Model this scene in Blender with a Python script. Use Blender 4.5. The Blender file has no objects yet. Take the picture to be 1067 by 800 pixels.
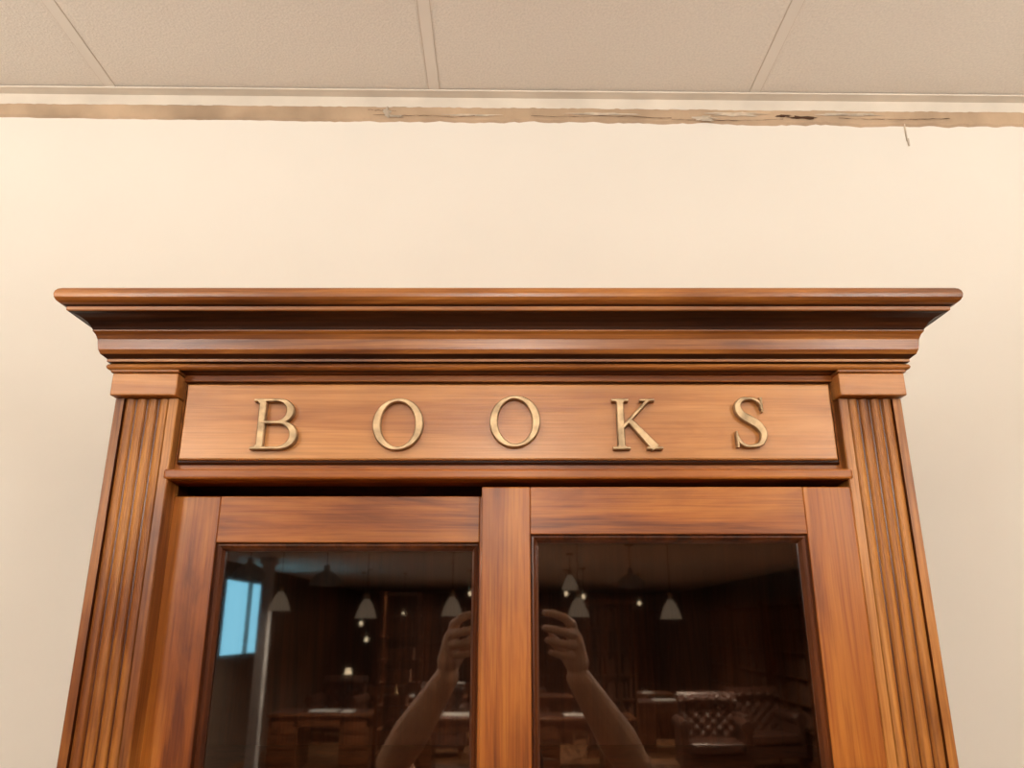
import bpy, bmesh, math, random
from mathutils import Vector, Matrix
random.seed(7)
H = 1.95            # camera height
S = bpy.context.scene
S.view_settings.view_transform = 'Standard'
COL = S.collection
WROT = math.radians(0.8)

# ---------------------------------------------------------------- materials
def newmat(name):
    m = bpy.data.materials.new(name); m.use_nodes = True
    nt = m.node_tree; b = nt.nodes['Principled BSDF']
    return m, nt, b
def N(nt, t, **kw):
    n = nt.nodes.new(t)
    for k, v in kw.items(): setattr(n, k, v)
    return n
def ramp(nt, stops):
    r = N(nt, 'ShaderNodeValToRGB'); e = r.color_ramp.elements
    while len(e) < len(stops): e.new(0.5)
    for el, (p, c) in zip(e, stops):
        el.position = p; el.color = (*c, 1)
    return r
def wood(name, axis, dark, mid, light, rough=0.38, coat=0.10, fine=0.8, patch=0.5, grain=1.0, spec=0.35):
    m, nt, b = newmat(name)
    tc = N(nt, 'ShaderNodeTexCoord'); mp = N(nt, 'ShaderNodeMapping')
    sc = [17*grain]*3; sc[axis] = 1.0*grain
    mp.inputs['Scale'].default_value = sc
    nt.links.new(tc.outputs['Object'], mp.inputs['Vector'])
    n1 = N(nt, 'ShaderNodeTexNoise'); n1.inputs['Scale'].default_value = 1.8
    n1.inputs['Detail'].default_value = 7; n1.inputs['Roughness'].default_value = 0.6; n1.inputs['Distortion'].default_value = 1.6
    nt.links.new(mp.outputs[0], n1.inputs['Vector'])
    r1 = ramp(nt, [(0.33, dark), (0.49, mid), (0.68, light)])
    nt.links.new(n1.outputs['Fac'], r1.inputs[0])
    mp2 = N(nt, 'ShaderNodeMapping'); s2 = [200]*3; s2[axis] = 4.5
    mp2.inputs['Scale'].default_value = s2
    nt.links.new(tc.outputs['Object'], mp2.inputs['Vector'])
    n2 = N(nt, 'ShaderNodeTexNoise'); n2.inputs['Scale'].default_value = 2.0; n2.inputs['Detail'].default_value = 4
    nt.links.new(mp2.outputs[0], n2.inputs['Vector'])
    r2 = ramp(nt, [(0.34, (0.50, 0.38, 0.28)), (0.54, (1, 1, 1))])
    nt.links.new(n2.outputs['Fac'], r2.inputs[0])
    mx = N(nt, 'ShaderNodeMix', data_type='RGBA', blend_type='MULTIPLY'); mx.inputs[0].default_value = 0.6*fine
    nt.links.new(r1.outputs[0], mx.inputs[6]); nt.links.new(r2.outputs[0], mx.inputs[7])
    # worn / antiqued patches
    mp3 = N(nt, 'ShaderNodeMapping'); s3 = [1.6]*3; s3[axis] = 0.6; mp3.inputs['Scale'].default_value = s3
    nt.links.new(tc.outputs['Object'], mp3.inputs['Vector'])
    n3 = N(nt, 'ShaderNodeTexNoise'); n3.inputs['Scale'].default_value = 9; n3.inputs['Detail'].default_value = 6
    nt.links.new(mp3.outputs[0], n3.inputs['Vector'])
    r3 = ramp(nt, [(0.36, (0.38, 0.24, 0.14)), (0.54, (1, 1, 1))])
    nt.links.new(n3.outputs['Fac'], r3.inputs[0])
    mx2 = N(nt, 'ShaderNodeMix', data_type='RGBA', blend_type='MULTIPLY'); mx2.inputs[0].default_value = patch
    nt.links.new(mx.outputs[2], mx2.inputs[6]); nt.links.new(r3.outputs[0], mx2.inputs[7])
    nt.links.new(mx2.outputs[2], b.inputs['Base Color'])
    b.inputs['Roughness'].default_value = rough
    b.inputs['Specular IOR Level'].default_value = spec
    b.inputs['Coat Weight'].default_value = coat; b.inputs['Coat Roughness'].default_value = 0.25
    bp = N(nt, 'ShaderNodeBump'); bp.inputs['Strength'].default_value = 0.12; bp.inputs['Distance'].default_value = 0.002
    nt.links.new(n2.outputs['Fac'], bp.inputs['Height']); nt.links.new(bp.outputs[0], b.inputs['Normal'])
    return m
def plain(name, col, rough=0.6, metal=0.0, var=0.15, scale=8, bump=0.0, emit=None, est=0):
    m, nt, b = newmat(name)
    tc = N(nt, 'ShaderNodeTexCoord'); n = N(nt, 'ShaderNodeTexNoise')
    n.inputs['Scale'].default_value = scale; n.inputs['Detail'].default_value = 5
    nt.links.new(tc.outputs['Object'], n.inputs['Vector'])
    r = ramp(nt, [(0.3, tuple(c*(1-var) for c in col)), (0.7, tuple(min(1, c*(1+var*0.5)) for c in col))])
    nt.links.new(n.outputs['Fac'], r.inputs[0]); nt.links.new(r.outputs[0], b.inputs['Base Color'])
    b.inputs['Roughness'].default_value = rough; b.inputs['Metallic'].default_value = metal
    if bump:
        bp = N(nt, 'ShaderNodeBump'); bp.inputs['Strength'].default_value = bump; bp.inputs['Distance'].default_value = 0.003
        nt.links.new(n.outputs['Fac'], bp.inputs['Height']); nt.links.new(bp.outputs[0], b.inputs['Normal'])
    if emit:
        b.inputs['Emission Color'].default_value = (*emit, 1); b.inputs['Emission Strength'].default_value = est
    return m

D, M_, L = (0.16, 0.038, 0.005), (0.37, 0.108, 0.013), (0.50, 0.178, 0.026)
wood_h = wood('varnished_wood_horizontal', 0, D, M_, L)
wood_v = wood('varnished_wood_vertical', 2, D, M_, L)
wood_panel = wood('varnished_wood_frieze', 0, (0.38, 0.13, 0.026), (0.51, 0.205, 0.048), (0.61, 0.275, 0.08), rough=0.33, patch=0.3, fine=0.45, coat=0.2, spec=0.5)
wood_corn = wood('varnished_wood_cornice', 0, (0.12, 0.032, 0.005), (0.32, 0.105, 0.015), (0.50, 0.195, 0.038), rough=0.34, coat=0.3, patch=0.6, spec=0.5)
wood_pil = wood('varnished_wood_pilaster', 2, (0.17, 0.052, 0.010), (0.45, 0.172, 0.034), (0.58, 0.26, 0.068), patch=0.85, fine=1.0)
wood_dark = wood('stain_and_shade_wood', 0, (0.022, 0.006, 0.0015), (0.05, 0.014, 0.003), (0.09, 0.026, 0.005), rough=0.45, spec=0.25)  # dark stain, with shade under cornice and panel put into the colour
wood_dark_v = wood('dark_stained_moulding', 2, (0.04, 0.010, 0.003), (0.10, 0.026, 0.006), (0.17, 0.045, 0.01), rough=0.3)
wood_in = wood('interior_wood', 2, (0.06, 0.018, 0.005), (0.12, 0.035, 0.01), (0.18, 0.05, 0.013), rough=0.6, coat=0)
wood_room = wood('mahogany_furniture', 0, (0.07, 0.026, 0.011), (0.15, 0.058, 0.024), (0.26, 0.10, 0.042), rough=0.35)
brass = plain('aged_brass', (0.50, 0.35, 0.20), 0.46, 0.7, 0.5, 70, 0.2)
wallm = plain('cream_wall_paint', (0.84, 0.785, 0.695), 0.75, 0, 0.03, 3, 0.05)
ceilm = plain('ceiling_tile', (0.80, 0.73, 0.64), 0.9, 0, 0.08, 260, 0.4)
gridm = plain('ceiling_grid_metal', (0.79, 0.72, 0.63), 0.8, 0, 0.03, 5)
seamm = plain('ceiling_tile_seam', (0.62, 0.53, 0.43), 0.9, 0, 0.1, 20)
trimm = plain('painted_angle_trim', (0.76, 0.68, 0.57), 0.7, 0, 0.12, 12)
flakem = plain('loose_paint_flake', (0.66, 0.55, 0.42), 0.9, 0, 0.3, 40, 0.4)
plasm = plain('torn_plaster', (0.52, 0.37, 0.24), 0.9, 0, 0.30, 9, 0.4)
holem = plain('dark_gap', (0.07, 0.03, 0.012), 0.9)
floorm = wood('floor_boards', 1, (0.12, 0.05, 0.02), (0.24, 0.11, 0.05), (0.34, 0.17, 0.08), grain=0.4)
darkwall = plain('dark_shop_wall', (0.18, 0.13, 0.10), 0.8)
skin = plain('skin', (0.76, 0.42, 0.26), 0.5, 0, 0.10, 30, 0.05)
shirt = plain('dark_tshirt', (0.03, 0.03, 0.035), 0.9)
jeans = plain('dark_jeans', (0.03, 0.04, 0.07), 0.9)
hairm = plain('brown_hair', (0.04, 0.02, 0.01), 0.6, 0, 0.4, 90, 0.5)
blk = plain('black_plastic', (0.015, 0.015, 0.017), 0.35)
leather = plain('oxblood_leather', (0.10, 0.045, 0.03), 0.35, 0, 0.3, 20)
paper = plain('paper', (0.85, 0.85, 0.82), 0.5)
opal = plain('opal_glass_shade', (0.45, 0.38, 0.30), 0.35, 0, 0.05, 8, 0, (1, 0.8, 0.58), 0.4)
litshade = plain('lit_lamp_shade', (0.8, 0.7, 0.55), 0.5, 0, 0.05, 8, 0, (1, 0.78, 0.5), 5.0)
domem = plain('grey_enamel', (0.35, 0.34, 0.32), 0.4)
columnm = plain('white_column_paint', (0.55, 0.58, 0.6), 0.6)
bookm = plain('book_spines', (0.18, 0.08, 0.045), 0.7, 0, 0.7, 30)
eye_w = plain('eye_white', (0.8, 0.8, 0.8), 0.3)
lipm = plain('lips', (0.45, 0.15, 0.12), 0.5)

def glass_mat():
    m = bpy.data.materials.new('cabinet_glass'); m.use_nodes = True; nt = m.node_tree
    nt.nodes.remove(nt.nodes['Principled BSDF']); out = nt.nodes['Material Output']
    t = N(nt, 'ShaderNodeBsdfTransparent'); t.inputs[0].default_value = (0.5, 0.45, 0.4, 1)
    g = N(nt, 'ShaderNodeBsdfGlossy'); g.inputs['Roughness'].default_value = 0.025
    g.inputs[0].default_value = (1, 0.96, 0.90, 1)
    mx = N(nt, 'ShaderNodeMixShader')
    f = N(nt, 'ShaderNodeFresnel'); f.inputs[0].default_value = 2.05
    nt.links.new(f.outputs[0], mx.inputs[0])
    nt.links.new(t.outputs[0], mx.inputs[1]); nt.links.new(g.outputs[0], mx.inputs[2]); nt.links.new(mx.outputs[0], out.inputs[0])
    return m
glassm = glass_mat()
def lamp_mat(st, col=(1, 0.87, 0.70)):
    m, nt, b = newmat('added_lamp_glow'); b.inputs['Emission Color'].default_value = (*col, 1)
    b.inputs['Emission Strength'].default_value = st; return m

# ---------------------------------------------------------------- helpers
def empty(name, loc=(0, 0, 0)):
    e = bpy.data.objects.new(name, None); e.location = loc; COL.objects.link(e); return e
def mobj(name, verts, faces, mats, parent=None, smooth=False, midx=None, bevel=0, rot=False):
    me = bpy.data.meshes.new(name); me.from_pydata([tuple(v) for v in verts], [], faces)
    bm = bmesh.new(); bm.from_mesh(me); bmesh.ops.recalc_face_normals(bm, faces=bm.faces[:]); bm.to_mesh(me); bm.free()
    for m in (mats if isinstance(mats, (list, tuple)) else [mats]): me.materials.append(m)
    if midx:
        for p, i in zip(me.polygons, midx): p.material_index = i
    if smooth:
        for p in me.polygons: p.use_smooth = True
    o = bpy.data.objects.new(name, me); COL.objects.link(o)
    if parent: o.parent = parent
    if bevel:
        b = o.modifiers.new('bevel', 'BEVEL'); b.width = bevel; b.segments = 3; b.limit_method = 'ANGLE'
    if rot: o.rotation_euler.z = WROT
    return o
BF = [(0, 1, 3, 2), (4, 6, 7, 5), (0, 4, 5, 1), (2, 3, 7, 6), (0, 2, 6, 4), (1, 5, 7, 3)]
def boxes(name, lst, mat, parent=None, bevel=0, rot=False):
    V, F = [], []
    for (x0, x1, y0, y1, z0, z1) in lst:
        n = len(V)
        V += [(x, y, z) for x in (x0, x1) for y in (y0, y1) for z in (z0, z1)]
        F += [tuple(n+i for i in f) for f in BF]
    return mobj(name, V, F, mat, parent, bevel=bevel, rot=rot)
def hb(l): return [(a, b, c, d, e+H, f+H) for a, b, c, d, e, f in l]
def mitre(name, x0, x1, z0, z1, prof, mat, parent, cap=True, smooth=False):
    """profile list of (inset, y): nested rectangles, seen from the front"""
    V, F = [], []
    for (i, y) in prof:
        V += [(x0+i, y, z0+i+H), (x1-i, y, z0+i+H), (x1-i, y, z1-i+H), (x0+i, y, z1-i+H)]
    for k in range(len(prof)-1):
        for j in range(4):
            F.append((4*k+j, 4*k+(j+1) % 4, 4*k+4+(j+1) % 4, 4*k+4+j))
    if cap:
        n = 4*(len(prof)-1); F.append((n, n+1, n+2, n+3))
    return mobj(name, V, F, mat, parent)
def lathe(prof, seg=24, c=(0, 0, 0), flute=0):
    V, F = [], []
    for (r, z) in prof:
        for k in range(seg):
            a = 2*math.pi*k/seg; rr = r*(1+flute*math.cos(k*math.pi))
            V.append((c[0]+rr*math.cos(a), c[1]+rr*math.sin(a), c[2]+z))
    for i in range(len(prof)-1):
        for k in range(seg):
            F.append((i*seg+k, i*seg+(k+1) % seg, (i+1)*seg+(k+1) % seg, (i+1)*seg+k))
    return V, F
def merge(parts):
    V, F = [], []
    for v, f in parts:
        n = len(V); V += v; F += [tuple(n+i for i in q) for q in f]
    return V, F
def boxvf(x0, x1, y0, y1, z0, z1):
    return [(x, y, z) for x in (x0, x1) for y in (y0, y1) for z in (z0, z1)], list(BF)
def rodvf(p, q, r, r2=None, seg=10):
    p, q = Vector(p), Vector(q); r2 = r if r2 is None else r2
    d = (q-p).normalized(); u = d.orthogonal().normalized(); w = d.cross(u); V = []
    for c, rr in ((p, r), (q, r2)):
        for k in range(seg):
            a = 2*math.pi*k/seg; V.append(tuple(c+rr*(math.cos(a)*u+math.sin(a)*w)))
    F = [(k, (k+1) % seg, seg+(k+1) % seg, seg+k) for k in range(seg)]
    F += [tuple(range(seg)), tuple(range(seg, 2*seg))]
    return V, F
def capsvf(p, q, r1, r2, seg=14):
    p, q = Vector(p), Vector(q); d = q-p; Ln = max(d.length, 1e-5); d /= Ln
    u = d.orthogonal().normalized(); w = d.cross(u); V = []; rings = []
    for i in range(1, 6):
        a = math.pi/2*i/5; rings.append((p - d*r1*math.cos(a), r1*math.sin(a)))
    for i in range(0, 5):
        a = math.pi/2*i/5; rings.append((q + d*r2*math.sin(a), r2*math.cos(a)))
    for c, rr in rings:
        for k in range(seg):
            t = 2*math.pi*k/seg; V.append(tuple(c+rr*(math.cos(t)*u+math.sin(t)*w)))
    n = len(V); V += [tuple(p-d*r1), tuple(q+d*r2)]; F = []
    for i in range(len(rings)-1):
        for k in range(seg):
            F.append((i*seg+k, i*seg+(k+1) % seg, (i+1)*seg+(k+1) % seg, (i+1)*seg+k))
    for k in range(seg):
        F.append((n, (k+1) % seg, k)); l = (len(rings)-1)*seg; F.append((n+1, l+k, l+(k+1) % seg))
    return V, F
def chain(pts, rad):
    return [capsvf(pts[i], pts[i+1], rad[i], rad[i+1]) for i in range(len(pts)-1)]
def ellvf(c, r, seg=20, rings=14):
    V, F = [], []
    for i in range(1, rings):
        a = math.pi*i/rings
        for k in range(seg):
            t = 2*math.pi*k/seg
            V.append((c[0]+r[0]*math.sin(a)*math.cos(t), c[1]+r[1]*math.sin(a)*math.sin(t), c[2]+r[2]*math.cos(a)))
    n = len(V); V += [(c[0], c[1], c[2]+r[2]), (c[0], c[1], c[2]-r[2])]
    for i in range(rings-2):
        for k in range(seg):
            F.append((i*seg+k, i*seg+(k+1) % seg, (i+1)*seg+(k+1) % seg, (i+1)*seg+k))
    for k in range(seg):
        F.append((n, k, (k+1) % seg)); l = (rings-2)*seg; F.append((n+1, l+(k+1) % seg, l+k))
    return V, F
def remeshed(name, parts, mat, parent, vox, sm=6):
    v, f = merge(parts); o = mobj(name, v, f, mat, parent, smooth=True)
    r = o.modifiers.new('remesh', 'REMESH'); r.mode = 'VOXEL'; r.voxel_size = vox; r.use_smooth_shade = True
    s = o.modifiers.new('smooth', 'SMOOTH'); s.iterations = sm; s.factor = 0.5
    return o

# ---------------------------------------------------------------- bookcase
bc = empty('bookcase', (-0.004, 0, 0))
YB = 1.13; HW = 0.426
# cornice: mitred sweep of a classical profile (projection, height)
prof = [(0.0, 0.2655), (0.007, 0.2655), (0.0095, 0.2668), (0.0105, 0.269), (0.0095, 0.2715), (0.006, 0.2735), (0.0105, 0.2745), (0.0105, 0.2775)]
prof += [(0.0125, 0.2790), (0.0160, 0.2815), (0.0180, 0.286), (0.0188, 0.291), (0.0195, 0.297), (0.0215, 0.302), (0.0240, 0.3050)]
prof += [(0.0240, 0.3062), (0.0255, 0.3095), (0.0285, 0.3135), (0.0330, 0.3170), (0.0385, 0.3195), (0.0430, 0.3203), (0.0442, 0.3212), (0.0442, 0.3250), (0.0470, 0.3262)]
for i in range(9):
    a = -math.pi/2+math.pi*i/8
    prof.append((0.0465+0.0080*math.cos(a), 0.3355+0.0092*math.sin(a)))
prof.append((0.03, 0.3447))
V, F, MI = [], [], []
for p, z in prof:
    V += [(-HW-p, YB, z+H), (-HW-p, 0.80-p, z+H), (HW+p, 0.80-p, z+H), (HW+p, YB, z+H)]
for k in range(len(prof)-1):
    zz = prof[k][1]
    dk = (0.3055 <= zz <= 0.3200) or (0.3245 <= zz <= 0.3262) or k in (5, 7, 8) or k == 0  # cove, underside and groove faces coloured dark to carry their shade
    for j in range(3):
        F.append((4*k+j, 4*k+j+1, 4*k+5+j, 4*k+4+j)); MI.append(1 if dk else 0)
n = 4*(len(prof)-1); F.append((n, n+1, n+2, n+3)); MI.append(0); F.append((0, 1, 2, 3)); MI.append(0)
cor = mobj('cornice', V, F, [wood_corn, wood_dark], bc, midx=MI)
bv = cor.modifiers.new('b', 'BEVEL'); bv.width = 0.0006; bv.segments = 2; bv.limit_method = 'ANGLE'; bv.angle_limit = math.radians(35)
# carcass
boxes('carcass', hb([(-HW+0.004, -HW+0.022, 0.815, YB, -1.95, 0.2655), (HW-0.022, HW-0.004, 0.815, YB, -1.95, 0.2655),
                     (-HW+0.02, HW-0.02, YB-0.012, YB, -1.95, 0.2655), (-HW+0.02, HW-0.02, 0.86, YB, 0.16, 0.178),
                     (-HW+0.02, HW-0.02, 0.86, YB, -1.86, -1.84)]), wood_in, bc)
boxes('shelves', hb([(-HW+0.02, HW-0.02, 0.88, YB-0.01, z, z+0.02) for z in (-0.17, -0.52, -0.87, -1.22, -1.55)]), wood_in, bc)
# plinth
boxes('plinth', hb([(-HW-0.015, HW+0.015, 0.78, YB, -1.95, -1.82)]), wood_h, bc, bevel=0.004)
# frieze
boxes('frieze_board', hb([(-0.36, 0.36, 0.814, 0.84, 0.147, 0.2660)]), wood_h, bc)
mitre('frieze_panel_step', -0.3545, 0.3545, 0.1655, 0.2560, [(0, 0.815), (0, 0.8105), (0.002, 0.8085), (0.0035, 0.8085)], wood_dark, bc, cap=False)  # dark step colour includes the shadow line below the panel
mitre('frieze_panel', -0.351, 0.351, 0.169, 0.2530, [(0, 0.814), (0, 0.8045), (0.0015, 0.803)], wood_panel, bc)
boxes('frieze_lower_rail', hb([(-0.3625, 0.3625, 0.7985, 0.84, 0.1475, 0.1585)]), wood_h, bc, bevel=0.0025)
boxes('frieze_upper_fillet', hb([(-0.358, 0.358, 0.808, 0.82, 0.2575, 0.2658)]), wood_h, bc, bevel=0.001)
# pilasters with reeds
def pilaster(sx):
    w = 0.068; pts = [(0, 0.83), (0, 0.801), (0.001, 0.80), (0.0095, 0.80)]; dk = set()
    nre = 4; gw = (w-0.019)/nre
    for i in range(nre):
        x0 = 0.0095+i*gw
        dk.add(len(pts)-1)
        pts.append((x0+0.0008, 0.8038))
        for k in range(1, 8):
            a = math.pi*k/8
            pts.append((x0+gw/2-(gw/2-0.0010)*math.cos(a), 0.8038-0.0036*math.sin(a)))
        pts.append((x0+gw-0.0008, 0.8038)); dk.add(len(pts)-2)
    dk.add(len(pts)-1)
    pts += [(w-0.0095, 0.80), (w-0.001, 0.80), (w, 0.801), (w, 0.83)]
    V, F, mi = [], [], []
    n = len(pts)
    for z in (-1.82, 0.2355):
        V += [(sx*(HW-w+x) if sx > 0 else -(HW-w+x), y, z+H) for x, y in pts]
    for i in range(n-1):
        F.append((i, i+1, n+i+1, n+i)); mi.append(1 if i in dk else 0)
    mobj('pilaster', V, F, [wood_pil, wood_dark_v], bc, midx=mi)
    a, b = sorted((sx*(HW-w-0.001), sx*(HW+0.002)))
    boxes('pilaster_cap', hb([(a, b, 0.790, 0.83, 0.2365, 0.2615)]), wood_panel, bc, bevel=0.0015)
    a, b = sorted((sx*(HW-w-0.002), sx*(HW+0.004)))
    boxes('pilaster_cap_lip', hb([(a, b, 0.788, 0.83, 0.2616, 0.2654)]), wood_corn, bc, bevel=0.0015)
pilaster(1); pilaster(-1)
boxes('jamb', hb([(-0.372, -0.3595, 0.812, 0.86, -1.82, 0.15), (0.3595, 0.372, 0.812, 0.86, -1.82, 0.15)]), wood_dark_v, bc)
# doors
def door(nm, x0, x1, y, zt, st=0.0505):
    zb = -1.81; t = 0.020
    boxes(nm+'_stiles', hb([(x0, x0+st, y, y+t, zb, zt), (x1-st, x1, y, y+t, zb, zt)]), wood_v, bc, bevel=0.0015)
    boxes(nm+'_rails', hb([(x0+st, x1-st, y+0.0004, y+t, zt-0.049, zt), (x0+st, x1-st, y+0.0004, y+t, zb, zb+0.09),
                           (x0+st, x1-st, y+0.0004, y+t, -0.95, -0.90)]), wood_h, bc, bevel=0.001)
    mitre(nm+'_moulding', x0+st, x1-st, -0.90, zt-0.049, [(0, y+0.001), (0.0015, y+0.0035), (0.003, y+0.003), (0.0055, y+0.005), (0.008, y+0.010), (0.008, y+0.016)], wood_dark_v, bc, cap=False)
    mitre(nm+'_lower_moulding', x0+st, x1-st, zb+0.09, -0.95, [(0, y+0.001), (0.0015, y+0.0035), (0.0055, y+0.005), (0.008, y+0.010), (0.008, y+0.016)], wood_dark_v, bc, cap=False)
    mobj(nm+'_glass', [(x0+st-0.004, y+0.0125, zb+0.08+H), (x1-st+0.004, y+0.0125, zb+0.08+H), (x1-st+0.004, y+0.0125, zt-0.045+H), (x0+st-0.004, y+0.0125, zt-0.045+H)],
         [(0, 1, 2, 3)], glassm, bc)
door('door_1', -0.359, 0.020, 0.824, 0.1335)
door('door_2', -0.0275, 0.3585, 0.800, 0.1395)

# ---------------------------------------------------------------- letters
def ribbon(pts, wid, h=0.006, closed=False):
    n = len(pts); V, F = [], []
    P = [Vector((p[0], p[1])) for p in pts]
    for i in range(n):
        a = P[(i-1) % n] if (closed or i > 0) else P[i]; b = P[(i+1) % n] if (closed or i < n-1) else P[i]
        t = (b-a).normalized(); nn = Vector((-t.y, t.x)); w = wid[i]/2; e = 0.0009
        for s, z in ((-w, 0), (-w, h-e), (-w+e, h), (w-e, h), (w, h-e), (w, 0)):
            q = P[i]+nn*s; V.append((q.x, q.y, z))
    m = n if closed else n-1
    for i in range(m):
        j = (i+1) % n
        for k in range(5): F.append((6*i+k, 6*i+k+1, 6*j+k+1, 6*j+k))
    if not closed:
        F.append(tuple(range(6))); F.append(tuple(range(6*(n-1), 6*n)))
    return V, F
def catmull(pts, k=8):
    out = []; P = [pts[0]]+list(pts)+[pts[-1]]
    for i in range(1, len(P)-2):
        for s in range(k):
            t = s/k
            out.append(tuple(0.5*((2*P[i][c])+(-P[i-1][c]+P[i+1][c])*t+(2*P[i-1][c]-5*P[i][c]+4*P[i+1][c]-P[i+2][c])*t*t+(-P[i-1][c]+3*P[i][c]-3*P[i+1][c]+P[i+2][c])*t**3) for c in range(len(pts[0]))))
    out.append(tuple(pts[-1])); return out
LH = 0.056
def line(a, b, w0, w1=None, k=2):
    w1 = w0 if w1 is None else w1
    return [(a[0]+(b[0]-a[0])*i/k, a[1]+(b[1]-a[1])*i/k, w0+(w1-w0)*i/k) for i in range(k+1)]
def glyph(c):
    R = []
    if c == 'O':
        R.append(([(0.40*math.cos(a), 0.5+0.475*math.sin(a), 0.065+0.09*abs(math.cos(a-0.12))**1.6) for a in [2*math.pi*i/56 for i in range(56)]], True))
    if c == 'B':
        x0 = -0.27
        R.append((line((x0, 0.01), (x0, 0.99), 0.14), False))
        for z, u in ((0.03, True), (0.970, False)):
            R.append((line((x0-0.17, z), (x0+0.12, z), 0.058), False))
            R.append(([(x0-0.02, z, 0.2), (x0-0.02, z+(0.06 if u else -0.06), 0.13)], False))
        def bowl(zb, zt, xr, xs):
            zc = (zb+zt)/2; ry = (zt-zb)/2; o = [(x0, zt, 0.06), (xs*0.5+x0*0.5, zt, 0.06)]
            for i in range(21):
                a = math.pi/2-math.pi*i/20
                o.append((xs+(xr-xs)*math.cos(a), zc+ry*math.sin(a), 0.06+0.09*math.cos(a)**1.5 if math.cos(a) > 0 else 0.06))
            o += [(xs*0.5+x0*0.5, zb, 0.06), (x0, zb, 0.06)]
            return o
        R.append((bowl(0.535, 0.970, 0.27, 0.02), False)); R.append((bowl(0.03, 0.53, 0.36, 0.06), False))
    if c == 'K':
        x0 = -0.28
        R.append((line((x0, 0.01), (x0, 0.99), 0.14), False))
        for z, u in ((0.03, True), (0.970, False)):
            R.append((line((x0-0.16, z), (x0+0.16, z), 0.058), False))
            R.append(([(x0, z, 0.22), (x0, z+(0.06 if u else -0.06), 0.13)], False))
        R.append((line((x0+0.03, 0.42), (0.26, 0.97), 0.07), False))
        R.append((line((-0.12, 0.58), (0.36, 0.03), 0.11, 0.17, 4), False))
        R.append((line((0.10, 0.970), (0.38, 0.970), 0.055), False))
        R.append((line((0.20, 0.03), (0.50, 0.03), 0.055), False))
    if c == 'S':
        p = [(.235, .76, .05), (.215, .86, .06), (.13, .945, .065), (.0, .968, .06), (-.15, .93, .095), (-.215, .79, .13), (-.15, .645, .155), (0, .545, .165), (.15, .435, .16), (.235, .27, .135),
             (.17, .09, .10), (.0, .032, .06), (-.14, .05, .065), (-.235, .14, .07), (-.27, .27, .045)]
        R.append((catmull(p), False))
        R.append((line((.245, .70), (.235, .99), 0.035, 0.055), False)); R.append((line((-.275, .32), (-.26, .01), 0.035, 0.055), False))
    return R
for c, x, ws, dz in (('B', -0.2490, 1.0, 0.0), ('O', -0.1180, 1.02, 0.0), ('O', 0.0072, 1.02, 0.003), ('K', 0.1360, 1.0, 0.0), ('S', 0.2590, 1.02, 0.002)):
    parts = []
    for k, (r, cl) in enumerate(glyph(c)):
        v, f = ribbon([(q[0]*LH*ws, q[1]*LH) for q in r], [q[2]*LH for q in r], 0.007+0.00006*k, cl)
        parts.append(([(x+a, 0.8025-z, 0.1785+dz+b+H) for a, b, z in v], f))
    v, f = merge(parts); mobj('brass_letter_'+c, v, f, brass, bc)

# ---------------------------------------------------------------- room shell
YW = 1.165; CZ = 2.858; XL, XR, YE = -4.1, 4.7, -21.0
boxes('wall_front', [(XL-0.3, XR+0.6, YW, YW+0.1, 0, CZ+0.05)], wallm, rot=True)
boxes('floor', [(XL-0.3, XR+0.6, YE-0.2, YW+0.1, -0.05, 0)], floorm, rot=True)
boxes('ceiling', [(XL-0.3, XR+0.6, YE-0.2, YW, CZ, CZ+0.05)], ceilm, rot=True)
bars = [(-0.122+0.57*k-0.009, -0.122+0.57*k+0.009, YE, YW, CZ-0.0016, CZ+0.001) for k in range(-6, 9)]
cb = [(XL-0.3, XR+0.3, 0.66-0.57*k-0.009, 0.66-0.57*k+0.009, CZ-0.0014, CZ+0.001) for k in range(0, 38)]
boxes('trim_1', bars+cb, gridm, rot=True)
boxes('trim_7', [(a-0.0010, a, c, d, CZ-0.0008, CZ+0.001) for a, b, c, d, e, f in bars]+[(b, b+0.0010, c, d, CZ-0.0008, CZ+0.001) for a, b, c, d, e, f in bars], seamm, rot=True)
boxes('trim_2', [(XL-0.2, XR+0.2, YW-0.0225, YW, CZ-0.0045, CZ-0.0015), (XL-0.2, XR+0.2, YW-0.0035, YW-0.0002, CZ-0.026, CZ-0.003)], trimm, bevel=0.0006, rot=True)
boxes('baseboard_front', [(XL, XR+0.2, YW-0.018, YW, 0, 0.12)], trimm, rot=True)
# ragged plaster band under the angle trim
V, F = [], []; nx = 520; x0, x1 = -2.2, 2.4; rw = 0
for i in range(nx+1):
    x = x0+(x1-x0)*i/nx
    amp = 0.0006 if x < -0.3 else 0.0018
    rw = rw*0.8+random.uniform(-1, 1)
    e = CZ-0.053 + amp*rw + 0.001*math.sin(x*5)
    t = CZ-0.0275 + (0 if x < -0.3 else 0.0008*rw)
    V += [(x, YW-0.0015, CZ-0.02), (x, YW-0.0040-0.001*random.random(), t), (x, YW-0.0028-0.0010*random.random(), e+0.004), (x, YW-0.0001, e)]
for i in range(nx):
    for j in range(3): F.append((4*i+j, 4*i+4+j, 4*i+5+j, 4*i+1+j))
mobj('trim_3', V, F, plasm, rot=True)
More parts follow.
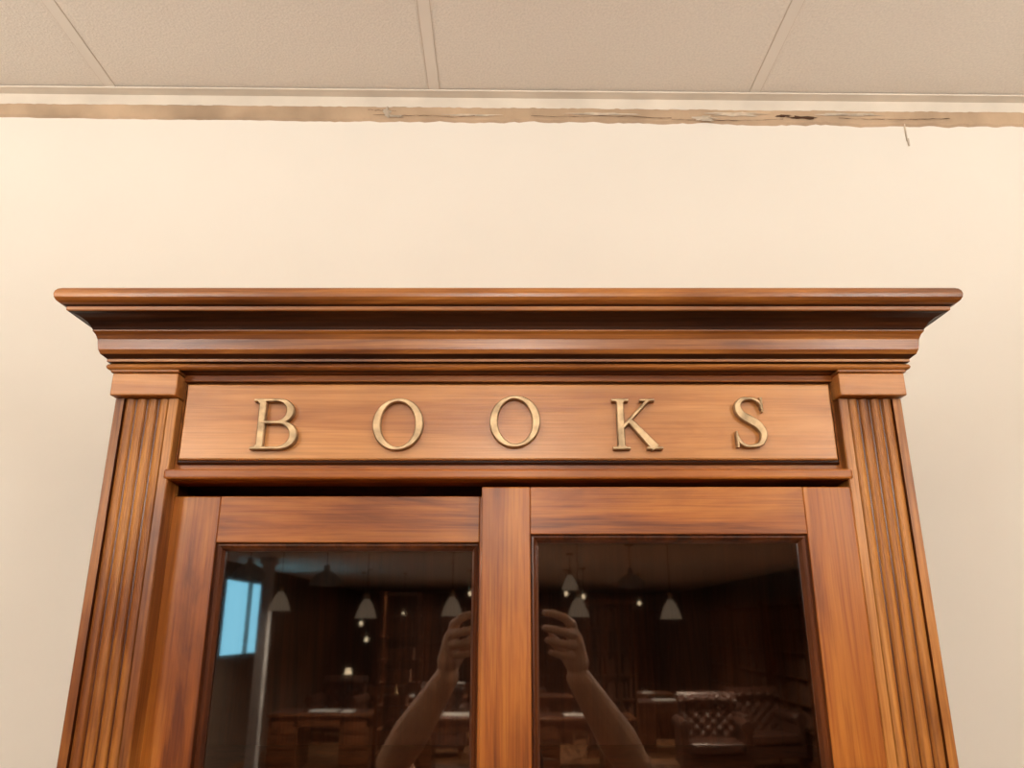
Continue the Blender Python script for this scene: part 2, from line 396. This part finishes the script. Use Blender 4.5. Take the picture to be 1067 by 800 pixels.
# loose flakes, cracks and dark gap
def blob(cx, cz, w, h, d):
    n = 22; ring = []
    for k in range(n):
        a = 2*math.pi*k/n; q = 1+random.uniform(-.4, .4)
        ring.append((cx+w*q*math.cos(a), YW-0.0055, cz+h*q*math.sin(a)))
    v = ring+[(cx, YW-0.0055-d, cz)]
    return v, [(k, (k+1) % n, n) for k in range(n)]
fl = [blob(-0.205, CZ-0.038, 0.007, 0.010, 0.005), blob(-0.19, CZ-0.046, 0.014, 0.003, 0.003), blob(0.42, CZ-0.035, 0.05, 0.004, 0.003),
      blob(0.17, CZ-0.037, 0.06, 0.0025, 0.002), blob(0.36, CZ-0.045, 0.020, 0.005, 0.004), blob(0.62, CZ-0.034, 0.05, 0.003, 0.003), blob(-0.05, CZ-0.042, 0.05, 0.002, 0.002)]
v, f = merge(fl); mobj('trim_4', v, f, flakem, rot=True)
cr = [blob(0.535, CZ-0.041, 0.024, 0.0032, 0.0008), blob(0.50, CZ-0.038, 0.016, 0.0020, 0.0008)]
def crack(x0, x1, z0):
    n = 26; v = []; z = z0
    for i in range(n+1):
        z += random.uniform(-.0012, .0012); z = z0+(z-z0)*0.85; h = 0.0005*random.random()+0.0001
        x = x0+(x1-x0)*i/n; v += [(x, YW-0.0062, z-h), (x, YW-0.0062, z+h)]
    return v, [(2*i, 2*i+2, 2*i+3, 2*i+1) for i in range(n)]
cr += [crack(-0.23, -0.05, CZ-0.045), crack(0.05, 0.30, CZ-0.043), crack(0.30, 0.50, CZ-0.047), crack(0.60, 0.8, CZ-0.042), crack(-0.24, -0.19, CZ-0.034)]
v, f = merge(cr); mobj('trim_5', v, f, holem, rot=True)
v, f = merge([boxvf(0.718, 0.7195, YW-0.003, YW, CZ-0.085, CZ-0.04), boxvf(0.7195, 0.722, YW-0.0025, YW, CZ-0.095, CZ-0.08)]); mobj('trim_6', v, f, flakem, rot=True)

# side and back walls, window opening in the left wall
wy0, wy1, wz0, wz1 = -12.0, -9.75, 1.5, 2.66
boxes('wall_left', [(XL-0.15, XL, YE, wy0, 0, CZ), (XL-0.15, XL, wy1, YW, 0, CZ), (XL-0.15, XL, wy0, wy1, 0, wz0), (XL-0.15, XL, wy0, wy1, wz1, CZ)], darkwall)
boxes('window_1', [(XL-0.1, XL-0.04, wy0, wy1, wz0, wz0+0.05), (XL-0.1, XL-0.04, wy0, wy1, wz1-0.05, wz1)] +
      [(XL-0.1, XL-0.04, y-0.02, y+0.02, wz0, wz1) for y in (wy0+0.03, -11.0, wy1-0.03)], domem)
boxes('wall_right', [(XR, XR+0.15, YE, YW, 0, CZ)], darkwall)
boxes('wall_back', [(XL-0.1, XR+0.1, YE-0.1, YE, 0, CZ)], darkwall)

cnt = {}
def uname(n):
    k = cnt.get(n, 0); cnt[n] = k+1
    return n if k == 0 else '%s.%03d' % (n, k)
# ---- unseen globes and uplighters added near the photographer to light wall and ceiling
LC = (1, 0.955, 0.885)
globe_em = lamp_mat(38, LC)
for x in (-1.25, 0.0, 1.25):
    e = empty(uname('added_globe_lamp'), (x, -1.1, 2.36))  # added globe, evenly emitting, kept out of the glass reflection
    v, f = ellvf((0, 0, 0), (0.15, 0.15, 0.15), 28, 18); mobj('globe', v, f, globe_em, e, smooth=True)
    v, f = rodvf((0, 0, 0.14), (0, 0, CZ-2.36-0.01), 0.006, seg=8); mobj('stem', v, f, brass, e)
    v, f = lathe([(0.0, CZ-2.36), (0.06, CZ-2.36), (0.05, CZ-2.36-0.03), (0.0, CZ-2.36-0.035)], 20); mobj('ceiling_rose', v, f, brass, e)
for x in (-1.35, 1.35):
    e = empty(uname('added_uplighter'), (x, -0.45, 0))  # added uplighter, brightens the ceiling from out of view
    v, f = lathe([(0.0, 0.0), (0.15, 0.0), (0.15, 0.02), (0.02, 0.04), (0.013, 0.06), (0.013, 2.08), (0.03, 2.10), (0.12, 2.14), (0.19, 2.21), (0.185, 2.21), (0.115, 2.15), (0.0, 2.12)], 28)
    mobj('stand_and_bowl', v, f, brass, e, smooth=True)
    ld = bpy.data.lights.new('uplight', 'AREA'); ld.shape = 'DISK'; ld.size = 0.26; ld.energy = 38; ld.color = LC
    lo = bpy.data.objects.new('uplight', ld); COL.objects.link(lo); lo.parent = e; lo.location = (0, 0, 2.19); lo.rotation_euler = (math.pi, 0, 0)
# ceiling spots added to brighten the shop floor
for x, y in ((-2.2, -9.0), (0.2, -9.2), (2.8, -9.2), (-1.0, -13.2), (2.0, -13.4)):
    e = empty(uname('added_downlight'), (x, y, CZ))  # added spot, lifts the furniture seen in the glass
    v, f = lathe([(0.06, -0.001), (0.085, -0.001), (0.085, -0.006), (0.06, -0.010), (0.055, -0.001)], 24); mobj('ring', v, f, gridm, e)
    ld = bpy.data.lights.new('spot', 'SPOT'); ld.energy = 800; ld.spot_size = math.radians(130); ld.spot_blend = 0.7; ld.shadow_soft_size = 0.04; ld.color = (1, 0.83, 0.65)
    lo = bpy.data.objects.new('spot', ld); COL.objects.link(lo); lo.parent = e; lo.location = (0, 0, -0.03)

# ---------------------------------------------------------------- shop interior behind the photographer
def tall_bookcase(cx, cy, w, h, d, face='y'):
    e = empty(uname('library_bookcase'), (cx, cy, 0))
    if face == 'x': e.rotation_euler.z = math.pi/2
    L_ = [(-w/2, -w/2+0.03, 0, d, 0, h), (w/2-0.03, w/2, 0, d, 0, h), (-w/2, w/2, 0, 0.02, 0, h), (-w/2-0.04, w/2+0.04, -0.01, d+0.04, h, h+0.07), (-w/2-0.02, w/2+0.02, 0, d+0.02, 0, 0.1)]
    sh = [0.1+i*(h-0.1)/6 for i in range(7)]
    L_ += [(-w/2, w/2, 0, d, z-0.012, z+0.012) for z in sh]
    L_ += [(x-0.015, x+0.015, 0.02, d, 0.1, h) for x in (-w/6, w/6)]
    boxes('case', L_, wood_room, e)
    P = []
    for s in range(6):
        x = -w/2+0.04
        while x < w/2-0.08:
            t = random.uniform(0.02, 0.05); hh = random.uniform(0.6, 0.85)*(h-0.1)/6
            if random.random() < 0.8: P.append((x, x+t*0.92, 0.04, d-random.uniform(0.03, 0.08), sh[s]+0.012, sh[s]+0.012+hh))
            x += t
    boxes('books', P, bookm, e)
for cy in (-9.2, -11.2, -13.2, -15.4): tall_bookcase(XR-0.02, cy, 1.7, 2.3, 0.35, 'x')
for cx, cy in ((-2.6, YE+0.02), (3.3, YE+0.02), (-1.9, -17.6), (0.6, -17.8), (1.6, -11.9)): tall_bookcase(cx, cy, 1.5 if cy != -11.9 else 0.8, 2.3, 0.35)
def etagere(cx, cy, h=2.4):
    e = empty(uname('etagere_shelf'), (cx, cy, 0)); w, d = 0.5, 0.4
    boxes('posts', [(sx*w/2-0.018, sx*w/2+0.018, sy*d/2-0.018, sy*d/2+0.018, 0, h) for sx in (-1, 1) for sy in (-1, 1)], wood_room, e)
    boxes('shelves', [(-w/2, w/2, -d/2, d/2, 0.15+i*(h-0.2)/8, 0.175+i*(h-0.2)/8) for i in range(9)], wood_room, e)
    boxes('stacked_boxes', [(-0.2+random.uniform(0, .1), 0.1+random.uniform(0, .1), -0.12, 0.12, 0.175+i*(h-0.2)/8, 0.175+i*(h-0.2)/8+random.uniform(.08, .2)) for i in range(7)], bookm, e)
etagere(-1.45, -8.9)
def desk(cx, cy, w=1.5, d=0.8, pap=True, lamp=False):
    e = empty(uname('pedestal_desk'), (cx, cy, 0))
    boxes('pedestals', [(-w/2+0.03, -w/2+0.45, -d/2+0.03, d/2-0.03, 0, 0.68), (w/2-0.45, w/2-0.03, -d/2+0.03, d/2-0.03, 0, 0.68), (-w/2+0.03, w/2-0.03, -d/2+0.03, d/2-0.03, 0.58, 0.72)], wood_room, e, bevel=0.006)
    boxes('drawer_fronts', [(s*(w/2-0.24)-0.17, s*(w/2-0.24)+0.17, d/2-0.035, d/2-0.018, z, z+0.16) for s in (-1, 1) for z in (0.1, 0.3, 0.5)], wood_room, e, bevel=0.004)
    boxes('top', [(-w/2, w/2, -d/2, d/2, 0.72, 0.76)], wood_room, e, bevel=0.01)
    boxes('leather_inset', [(-w/2+0.1, w/2-0.1, -d/2+0.1, d/2-0.1, 0.76, 0.763)], leather, e)
    if pap:
        boxes('papers', [(-0.22, 0.18, -0.15, 0.13, 0.763, 0.769), (0.26, 0.44, -0.1, 0.2, 0.763, 0.768)], paper, e)
    if lamp:
        v, f = lathe([(0, 0.764), (0.07, 0.764), (0.06, 0.784), (0.012, 0.804), (0.012, 1.00), (0, 1.01)], 20, (-w*0.3, 0, 0)); mobj('lamp_base', v, f, brass, e, smooth=True)
        v, f = lathe([(0.08, 0.99), (0.05, 1.11), (0.045, 1.11), (0.075, 0.99)], 24, (-w*0.3, 0, 0)); mobj('lamp_shade', v, f, litshade, e, smooth=True)
for x, y, w, p, lp in ((-0.75, -10.1, 1.6, True, False), (0.95, -10.1, 1.5, True, False), (-2.75, -10.6, 1.5, True, False), (-1.6, -13.2, 1.6, True, True), (0.3, -13.4, 1.6, False, False), (2.2, -14.0, 1.6, True, False), (-3.0, -15.6, 1.5, False, True), (-0.8, -16.6, 1.6, False, True), (2.6, -12.4, 1.4, True, False)):
    desk(x, y, w, 0.8, p, lp)
def chesterfield(cx, cy, rz=0, s=1.0):
    e = empty(uname('chesterfield_armchair'), (cx, cy, 0)); e.rotation_euler.z = rz; e.scale = (s, s, s)
    V, F = [], []; nx, nz = 36, 30
    for j in range(nz+1):
        for i in range(nx+1):
            u, v = i/nx, j/nz; x = (u-0.5)*0.8; z = 0.42+v*0.62
            q = abs(math.sin(math.pi*(u*5+v*4)))*abs(math.sin(math.pi*(u*5-v*4)))
            roll = 0.07*math.sin(max(0, (v-0.78)/0.22)*math.pi)
            V.append((x, -0.26+0.05*q**0.6+roll, z - (0.03*(2*abs(u-.5))**3)))
    for j in range(nz):
        for i in range(nx): F.append((j*(nx+1)+i, j*(nx+1)+i+1, (j+1)*(nx+1)+i+1, (j+1)*(nx+1)+i))
    mobj('tufted_back', V, F, leather, e, smooth=True)
    P = [rodvf((-0.42, -0.30, 1.0), (0.42, -0.30, 1.0), 0.07, seg=16), rodvf((-0.42, -0.3, 0.68), (-0.42, 0.36, 0.66), 0.085, seg=16), rodvf((0.42, -0.3, 0.68), (0.42, 0.36, 0.66), 0.085, seg=16)]
    v, f = merge(P); mobj('rolls', v, f, leather, e, bevel=0.01)
    boxes('body', [(-0.40, 0.40, -0.36, -0.25, 0.15, 1.0), (-0.47, -0.37, -0.3, 0.35, 0.15, 0.66), (0.37, 0.47, -0.3, 0.35, 0.15, 0.66), (-0.38, 0.38, -0.26, 0.36, 0.15, 0.34)], leather, e, bevel=0.02)
    boxes('seat_cushion', [(-0.36, 0.36, -0.24, 0.38, 0.34, 0.47)], leather, e, bevel=0.03)
    v, f = merge([rodvf((a*0.38, b*0.28, 0.16), (a*0.40, b*0.30, 0), 0.03, 0.018) for a in (-1, 1) for b in (-1, 1)]); mobj('legs', v, f, wood_room, e)
chesterfield(2.75, -9.9, 0.05); chesterfield(3.72, -10.75, -0.2); chesterfield(-3.2, -13.6, 0.2)
chesterfield(0.2, -15.2, 0); chesterfield(-1.2, -11.7, 0)
def pendant(x, y, z, kind):
    e = empty(uname('pendant_lamp'), (x, y, z))
    if kind == 'dome':
        v, f = lathe([(0.17, 0), (0.172, 0.01), (0.155, 0.06), (0.11, 0.11), (0.05, 0.145), (0.03, 0.16), (0.03, 0.21), (0.006, 0.22)], 32); mobj('shade', v, f, domem, e, smooth=True)
        v, f = ellvf((0, 0, 0.05), (0.04, 0.04, 0.05)); mobj('bulb', v, f, opal, e, smooth=True)
    elif kind == 'bulb':
        v, f = ellvf((0, 0, 0.1), (0.03, 0.03, 0.04), 14, 10); mobj('bulb', v, f, litshade, e, smooth=True)
        v, f = lathe([(0.02, 0.135), (0.022, 0.2), (0.004, 0.22)], 14); mobj('socket', v, f, brass, e)
    else:
        v, f = lathe([(0.105, 0), (0.10, 0.01), (0.088, 0.05), (0.070, 0.10), (0.048, 0.15), (0.028, 0.175), (0.026, 0.19)], 32, flute=0.07); mobj('shade', v, f, opal, e)
        v, f = lathe([(0.03, 0.185), (0.03, 0.22), (0.015, 0.25), (0.004, 0.26)], 16); mobj('cap', v, f, brass, e, smooth=True)
    v, f = rodvf((0, 0, 0.2), (0, 0, CZ-z-0.02), 0.004, seg=6); mobj('cord', v, f, blk, e)
    v, f = lathe([(0.0, CZ-z), (0.05, CZ-z), (0.05, CZ-z-0.02), (0.0, CZ-z-0.03)], 16); mobj('ceiling_rose', v, f, brass, e)
pendant(-1.93, -6.55, H+0.40, 'dome'); pendant(-2.75, -6.6, H+0.48, 'dome')
for x, z in ((-2.33, 0.15), (-1.46, 0.08), (-0.60, 0.10), (0.66, 0.09), (1.58, 0.07)): pendant(x, -6.35, H+z, 'cone')
pendant(0.75, -8.6, H+0.45, 'cone'); pendant(1.35, -7.4, H+0.42, 'dome'); pendant(-0.35, -9.0, H+0.5, 'cone')
for x, y, z in ((-2.6, -12.2, -0.05), (-1.9, -12.4, 0.1), (-0.7, -11.6, 0.42), (-0.5, -11.9, 0.35), (0.9, -11.6, 0.42), (1.15, -11.2, 0.36), (2.3, -12.8, 0.3), (-2.35, -11.4, -0.3)): pendant(x, y, H+z, 'bulb')
e = empty('structural_column', (-3.35, -9.2, 0))
boxes('shaft', [(-0.07, 0.07, -0.07, 0.07, 0.12, CZ-0.1)], columnm, e, bevel=0.01)
boxes('base', [(-0.12, 0.12, -0.12, 0.12, 0, 0.12)], columnm, e, bevel=0.01)
boxes('capital', [(-0.1, 0.1, -0.1, 0.1, CZ-0.1, CZ)], columnm, e, bevel=0.01)

# ---------------------------------------------------------------- photographer
ph = empty('photographer')
def hand_arm(s):
    def P(x, y, z): return (s*x, y, z+H)
    parts = []
    sh, el, wr = P(0.185, -0.42, -0.54), P(0.262, -0.19, -0.285), P(0.134, -0.028, -0.098)
    mid = tuple(el[i]*0.68+wr[i]*0.32 for i in range(3))
    parts += chain([sh, tuple((sh[i]+el[i])/2 for i in range(3)), el, mid, wr], [0.052, 0.048, 0.037, 0.041, 0.025])
    kn = [P(0.120, -0.006, 0.004), P(0.127, -0.004, -0.016), P(0.128, -0.006, -0.036), P(0.125, -0.010, -0.054)]
    for k in kn: parts.append(capsvf(wr, k, 0.021, 0.0115))
    parts.append(capsvf(P(0.132, -0.022, -0.07), P(0.128, -0.014, -0.025), 0.024, 0.016))
    tips = [((0.106, 0.020, 0.016), (0.084, 0.022, 0.024), (0.066, 0.012, 0.026)),
            ((0.107, 0.023, -0.012), (0.083, 0.024, -0.006), (0.066, 0.012, -0.003)),
            ((0.108, 0.021, -0.034), (0.086, 0.023, -0.030), (0.071, 0.011, -0.026)),
            ((0.108, 0.014, -0.056), (0.091, 0.017, -0.053), (0.078, 0.009, -0.049))]
    for i, (k, t) in enumerate(zip(kn, tips)):
        r = (0.0085, 0.0088, 0.0084, 0.0074)[i]
        parts += chain([k]+[P(*q) for q in t], [r*1.15, r, r*0.92, r*0.78])
    parts += chain([P(0.128, -0.035, -0.078), P(0.106, -0.040, -0.050), P(0.086, -0.030, -0.028), P(0.070, -0.022, -0.012)], [0.017, 0.0125, 0.011, 0.0085])
    remeshed('arm_and_hand', parts, skin, ph, 0.0020, 2)
    nl = [ellvf(P(q[2][0]-0.002, q[2][1]+0.0062, q[2][2]), (0.005, 0.0022, 0.0045)) for q in tips]
    v, f = merge(nl); mobj('fingernails', v, f, plain('nail', (0.75, 0.48, 0.38), 0.3), ph, smooth=True)
    a = Vector(sh); b = Vector(el)
    return [capsvf(tuple(a), tuple(a+(b-a)*0.45), 0.072, 0.064)]
sl = hand_arm(-1)+hand_arm(1)
tor = [ellvf((0, -0.45, 1.27), (0.185, 0.115, 0.20)), ellvf((0, -0.45, 1.05), (0.165, 0.11, 0.20)), ellvf((0, -0.45, 0.92), (0.17, 0.115, 0.11)), capsvf((-0.16, -0.44, 1.385), (0.16, -0.44, 1.385), 0.06, 0.06)]
remeshed('tshirt', tor+sl, shirt, ph, 0.009, 6)
lg = []
for s in (-1, 1): lg += chain([(s*0.09, -0.45, 0.90), (s*0.10, -0.44, 0.50), (s*0.11, -0.46, 0.09)], [0.095, 0.062, 0.045])
lg.append(ellvf((0, -0.45, 0.90), (0.165, 0.112, 0.10)))
remeshed('jeans', lg, jeans, ph, 0.009, 5)
for s in (-1, 1):
    remeshed('shoe', [ellvf((s*0.115, -0.40, 0.045), (0.045, 0.13, 0.045)), ellvf((s*0.11, -0.47, 0.06), (0.045, 0.05, 0.06))], blk, ph, 0.006, 3)
hd = [ellvf((0, -0.465, 1.595), (0.072, 0.092, 0.098)), ellvf((0, -0.425, 1.535), (0.055, 0.062, 0.065)), capsvf((0, -0.46, 1.40), (0, -0.455, 1.53), 0.058, 0.052),
      capsvf((0, -0.370, 1.60), (0, -0.350, 1.565), 0.009, 0.013)]
for s in (-1, 1): hd.append(ellvf((s*0.074, -0.46, 1.575), (0.010, 0.018, 0.030)))
remeshed('head', hd, skin, ph, 0.005, 3)
v, f = merge([ellvf((s*0.030, -0.377, 1.593), (0.013, 0.008, 0.009)) for s in (-1, 1)]); mobj('eyes', v, f, eye_w, ph, smooth=True)
v, f = merge([ellvf((s*0.030, -0.3695, 1.593), (0.005, 0.002, 0.005)) for s in (-1, 1)]); mobj('pupils', v, f, blk, ph, smooth=True)
v, f = ellvf((0, -0.3635, 1.535), (0.024, 0.006, 0.007)); mobj('mouth', v, f, lipm, ph, smooth=True)
remeshed('hair', [ellvf((0, -0.485, 1.615), (0.079, 0.092, 0.092)), ellvf((0, -0.51, 1.575), (0.072, 0.06, 0.085))], hairm, ph, 0.006, 2)
pe = empty('smartphone')
boxes('phone_body', hb([(-0.074, 0.074, -0.0125, -0.0045, -0.053, 0.019)]), blk, pe, bevel=0.003)
boxes('phone_screen', hb([(-0.070, 0.070, -0.0130, -0.0124, -0.049, 0.015)]), plain('phone_screen_glow', (0.05, 0.05, 0.06), 0.2), pe)
v, f = merge([([(a, b-0.0045, c+H) for a, c, b in vv], ff) for vv, ff in [lathe([(0.0085, 0), (0.0085, 0.002), (0.006, 0.0024), (0.0, 0.0024)], 20, (cx, cz, 0)) for cx, cz in ((0, 0), (0.019, 0), (0.0, -0.02))]])
mobj('phone_lenses', v, f, blk, pe)

# ---------------------------------------------------------------- world (daylight outside the window)
w = bpy.data.worlds.new('daylight'); S.world = w; w.use_nodes = True
bg = w.node_tree.nodes['Background']; bg.inputs[0].default_value = (0.24, 0.62, 0.85, 1); bg.inputs[1].default_value = 7.0

# ---------------------------------------------------------------- camera
cd = bpy.data.cameras.new('camera'); cam = bpy.data.objects.new('camera', cd); COL.objects.link(cam)
cam.location = (0, 0, H); cam.rotation_euler = (math.radians(90+17.5), 0, 0)
cd.sensor_width = 36; cd.lens = 27.03; cd.clip_start = 0.05
S.camera = cam
